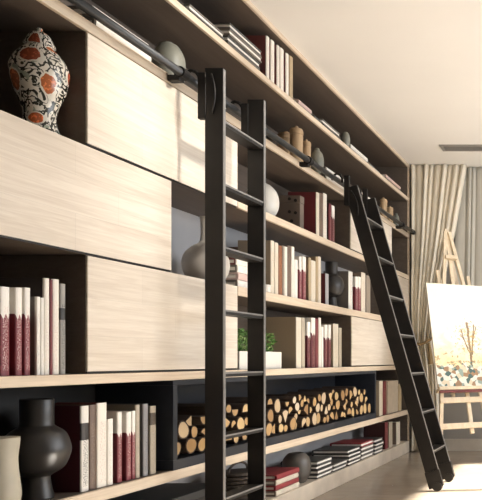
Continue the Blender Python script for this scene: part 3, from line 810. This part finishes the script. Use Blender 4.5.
o = finish('curtain_cloth', bm, M['drape'], c, smooth=True); sm = o.modifiers.new('thickness', 'SOLIDIFY'); sm.thickness = .003
bm = bmesh.new()
pts = [(xw(lerp(409, 434, k/16))-c.location.x, -.062-.012*math.sin(PI*k/16), 1.17-.05*math.sin(PI*k/16)+.03*k/16) for k in range(17)]
tube(bm, pts, .014, 8); tube(bm, [(pts[14][0], -.085, 1.15), (pts[14][0]+.015, -.09, 1.05), (pts[14][0]+.02, -.085, .93)], [.012, .02, .028], 10)
finish('tieback', bm, M['cord'], c, smooth=True)
sh = thing('curtain', (xw(520), 7.115, .80), 'grey sheer curtain hanging behind the easel', 'curtain')
bm = curtain('s', [(.8, xw(452)), (3.02, xw(456))], [(.8, .4), (3.02, .4)], .80, 3.024, 0, 26, .014, M['sheer'], '', '', 5)
bmesh.ops.translate(bm, verts=bm.verts[:], vec=(-sh.location.x, 0, -.80))
o = finish('curtain_cloth', bm, M['sheer'], sh, smooth=True); sm = o.modifiers.new('thickness', 'SOLIDIFY'); sm.thickness = .002

ve = thing('ceiling_vent', (-.9, 6.47, H-.0005), 'long grey air vent slot set in the white ceiling', 'vent')
bm = bmesh.new()
box(bm, -.63, .63, -.085, -.062, -.012, 0); box(bm, -.63, .63, .062, .085, -.012, 0); box(bm, -.63, -.60, -.062, .062, -.012, 0); box(bm, .60, .63, -.062, .062, -.012, 0)
finish('frame', bm, M['vent'], ve)
bm = bmesh.new()
for k in range(5):
    y = -.05+.025*k; box(bm, -.60, .60, y-.0035, y+.0035, -.011, -.003)
finish('slats', bm, M['vent'], ve)
boxo('slot', -.60, .60, -.062, .062, -.002, 0, M['ventdark'], ve)

# easel (frame leans back and is turned towards the window)
B0 = Vector((-1.098, 6.04, 0)); UP = Vector((-.192, .308, 1.0)); U = Vector((.848, .530, 0)); NRM = U.cross(UP).normalized()   # NRM faces the room
ea = thing('easel', (B0.x, B0.y+.2, 0), 'light wood studio easel standing before the curtains', 'easel')
eo = Vector(ea.location)
def E(u_, z): return B0 + U*u_ + UP*z - eo
if NRM.y > 0: NRM = -NRM
def ebeam(name, p, q, wx, wy, mat='easel', par=ea):
    bm = bmesh.new(); beam(bm, p, q, wx, wy, NRM); return finish(name, bm, M[mat], par)
ebeam('leg', E(-.345, 0.02), E(-.02, 2.26), .032, .028); ebeam('leg', E(.345, 0.02), E(.02, 2.26), .032, .028)
ebeam('leg', E(0, 2.2)-NRM*.03, Vector((-1.10, 6.93, .02))-eo, .035, .03)
ebeam('crossbar', E(-.28, .595)+NRM*.02, E(.28, .595)+NRM*.02, .05, .02)
ebeam('crossbar', E(-.31, .365)+NRM*.02, E(.31, .365)+NRM*.02, .05, .02)
ebeam('mast', E(0, .30)-NRM*.02, E(0, 2.30)-NRM*.02, .035, .025)
ebeam('side_post', E(-.135, .64)-NRM*.03, E(-.135, 1.86)-NRM*.03, .035, .02); ebeam('side_post', E(.17, .64)-NRM*.03, E(.17, 1.82)-NRM*.03, .03, .02)
ebeam('clamp', E(-.06, 1.98)+NRM*.015, E(.06, 1.98)+NRM*.015, .035, .05)
tr = ebeam('tray', E(-.30, .683)+NRM*.045, E(.40, .683)+NRM*.045, .030, .115)
ebeam('tray_lip', E(-.30, .655)+NRM*.085, E(.40, .655)+NRM*.085, .022, .02, 'redtrim', tr)

m, nt, b = newmat('landscape_painting')
tc = N(nt, 'ShaderNodeTexCoord'); sp = N(nt, 'ShaderNodeSeparateXYZ'); nt.links.new(tc.outputs['UV'], sp.inputs[0])
u, v = sp.outputs[0], sp.outputs[1]
cu = lambda s_, l=(0, 0, 0): coords(nt, 'UV', s_, l)
n1 = noise(nt, cu((1, 1.7, 1)), 4, 5, .6, .6)
col = ramp(nt, math_(nt, 'MULTIPLY_ADD', n1, .5, math_(nt, 'MULTIPLY', v, .6)), [(.25, (.82, .60, .26)), (.42, (.92, .84, .58)), (.58, (.95, .94, .88)), (.80, (.95, .92, .80))])
fol = noise(nt, cu((1, 1.7, 1), (5, 2, 0)), 12, 5, .7)
hm = math_(nt, 'SUBTRACT', 1.0, math_(nt, 'MULTIPLY', v, 2.2), clamp=True)
fm = math_(nt, 'GREATER_THAN', math_(nt, 'ADD', fol, math_(nt, 'MULTIPLY', hm, .34)), .70)
col = mixc(nt, math_(nt, 'MULTIPLY', fm, .8), col, (.48, .30, .10))
# tree: trunk, branches and a loose crown
bend = math_(nt, 'MULTIPLY', math_(nt, 'SUBTRACT', noise(nt, cu((.2, 3, 1)), 3, 3), .5), .10)
for (x0, sl, wd, za, zb_) in ((.58, .02, .018, .12, .62), (.60, .34, .010, .30, .60), (.58, -.38, .010, .26, .55), (.62, .55, .008, .38, .58), (.56, -.7, .007, .36, .5)):
    xx = math_(nt, 'ADD', math_(nt, 'MULTIPLY_ADD', math_(nt, 'SUBTRACT', v, za), sl, x0), bend)
    on = math_(nt, 'LESS_THAN', math_(nt, 'ABSOLUTE', math_(nt, 'SUBTRACT', u, xx)), wd)
    on = math_(nt, 'MULTIPLY', on, math_(nt, 'MULTIPLY', math_(nt, 'GREATER_THAN', v, za), math_(nt, 'LESS_THAN', v, zb_)))
    col = mixc(nt, math_(nt, 'MULTIPLY', on, .9), col, (.20, .12, .05))
dd = math_(nt, 'ADD', math_(nt, 'POWER', math_(nt, 'DIVIDE', math_(nt, 'SUBTRACT', u, .60), .30), 2.0), math_(nt, 'POWER', math_(nt, 'DIVIDE', math_(nt, 'SUBTRACT', v, .46), .20), 2.0))
cr = math_(nt, 'GREATER_THAN', math_(nt, 'SUBTRACT', noise(nt, cu((1, 1.7, 1), (9, 4, 0)), 24, 4, .7), math_(nt, 'MULTIPLY', dd, .08)), .53)
cr = math_(nt, 'MULTIPLY', cr, math_(nt, 'LESS_THAN', dd, 1.0))
col = mixc(nt, math_(nt, 'MULTIPLY', cr, .75), col, (.55, .34, .09))
# flowers along the bottom: white, teal, brown dabs
vo = N(nt, 'ShaderNodeTexVoronoi'); nt.links.new(cu((1, 1.7, 1)), vo.inputs['Vector']); vo.inputs['Scale'].default_value = 17
sx = N(nt, 'ShaderNodeSeparateColor'); nt.links.new(vo.outputs['Color'], sx.inputs[0])
fl = ramp(nt, sx.outputs[0], [(0, (.07, .13, .12)), (.2, (.74, .76, .70)), (.42, (.30, .38, .33)), (.55, (.80, .76, .64)), (.72, (.36, .22, .12)), (.86, (.70, .62, .45)), (1, (.16, .20, .13))])
fl.node.color_ramp.interpolation = 'CONSTANT'
lowm = math_(nt, 'LESS_THAN', v, math_(nt, 'MULTIPLY_ADD', fol, .28, .06))
col = mixc(nt, lowm, col, fl)
nt.links.new(col, b.inputs['Base Color']); b.inputs['Roughness'].default_value = .6
M['painting'] = m
pa = thing('painting', tuple(E(0, .70)+eo+NRM*.04), 'pale golden landscape canvas with a tree, standing on the easel', 'painting')
po = Vector(pa.location); UPn = UP.normalized()
bm = bmesh.new(); uvl = bm.loops.layers.uv.verify()
BW0, BW1, BH = -.30, .305, 1.045
def C(u_, h, n_): return U*u_ + UPn*h + NRM*n_
bl = [C(BW0, .005, 0), C(BW1, .005, 0), C(BW1, BH, 0), C(BW0, BH, 0)]
fr = [p_+NRM*.022 for p_ in bl]
a_ = [bm.verts.new(q) for q in bl]; f_ = [bm.verts.new(q) for q in fr]
bm.faces.new(a_[::-1])
for i in range(4): bm.faces.new((a_[i], a_[(i+1) % 4], f_[(i+1) % 4], f_[i]))
bm.faces.new(f_)
finish('stretched_canvas', bm, M['canvas'], pa)
bm = bmesh.new(); uvl = bm.loops.layers.uv.verify()
q1 = [p_+NRM*.0006 for p_ in fr]; q2 = [p_+NRM*.0020 for p_ in fr]
a_ = [bm.verts.new(q) for q in q1]; f_ = [bm.verts.new(q) for q in q2]
for i in range(4): bm.faces.new((a_[i], a_[(i+1) % 4], f_[(i+1) % 4], f_[i]))
bm.faces.new(a_[::-1]); ff = bm.faces.new(f_)
for l, uvc in zip(ff.loops, ((0, 0), (1, 0), (1, 1), (0, 1))): l[uvl].uv = uvc
finish('painted_picture', bm, M['painting'], pa)

# ------------------------------------------------------------------ light: sky and sun through the right-hand window
wd = bpy.data.worlds.new('sky'); sc.world = wd; wd.use_nodes = True
bg = wd.node_tree.nodes['Background']
bg.inputs[0].default_value = (.93, .96, 1.0, 1); bg.inputs[1].default_value = 6.6
for k in range(4):
    la = bpy.data.lights.new('window_portal', 'AREA'); la.shape = 'RECTANGLE'
    la.size = (WY1-WY0)/4-.06; la.size_y = WZ1-WZ0-.12
    la.cycles.is_portal = True
    lo_ = bpy.data.objects.new('window_portal', la); COL.objects.link(lo_)
    lo_.location = (XR+.10, WY0+(WY1-WY0)*(k+.5)/4, (WZ0+WZ1)/2)
    lo_.rotation_euler = (0, PI/2, 0); lo_.rotation_euler = Vector((-1, 0, 0)).to_track_quat('-Z', 'Y').to_euler()
su = bpy.data.lights.new('sun', 'SUN'); su.energy = 42; su.angle = math.radians(1.2); su.color = (1, .93, .82)
so = bpy.data.objects.new('sun', su); COL.objects.link(so)
so.rotation_euler = Vector((-1, -.12, -.685)).to_track_quat('-Z', 'Y').to_euler()

sp_ = bpy.data.lights.new('added_fill_spot', 'SPOT'); sp_.energy = 150; sp_.spot_size = math.radians(52); sp_.spot_blend = 1.0; sp_.shadow_soft_size = .10; sp_.color = (1, .94, .86)  # added light without a fitting, brightens the upper left cabinets
spo = bpy.data.objects.new('added_fill_spot', sp_); COL.objects.link(spo); spo.location = (-.45, 3.1, 2.98)
spo.rotation_euler = (Vector((-2.0, 3.25, 2.15))-Vector(spo.location)).to_track_quat('-Z', 'Y').to_euler()

sp2 = bpy.data.lights.new('added_fill_spot', 'SPOT'); sp2.energy = 65; sp2.spot_size = math.radians(70); sp2.spot_blend = 1.0; sp2.shadow_soft_size = .10; sp2.color = (1, .93, .82)  # second added light, no lamp there, lifts the curtain and easel corner
so2 = bpy.data.objects.new('added_fill_spot', sp2); COL.objects.link(so2); so2.location = (-.5, 4.6, 2.98)
so2.rotation_euler = (Vector((-1.45, 7.0, 1.7))-Vector(so2.location)).to_track_quat('-Z', 'Y').to_euler()

vs = sc.view_settings
vs.view_transform = 'Standard'; vs.look = 'None'; vs.gamma = 1; vs.use_curve_mapping = False; vs.exposure = 0.22
sc.cycles.max_bounces = 10; sc.cycles.diffuse_bounces = 6
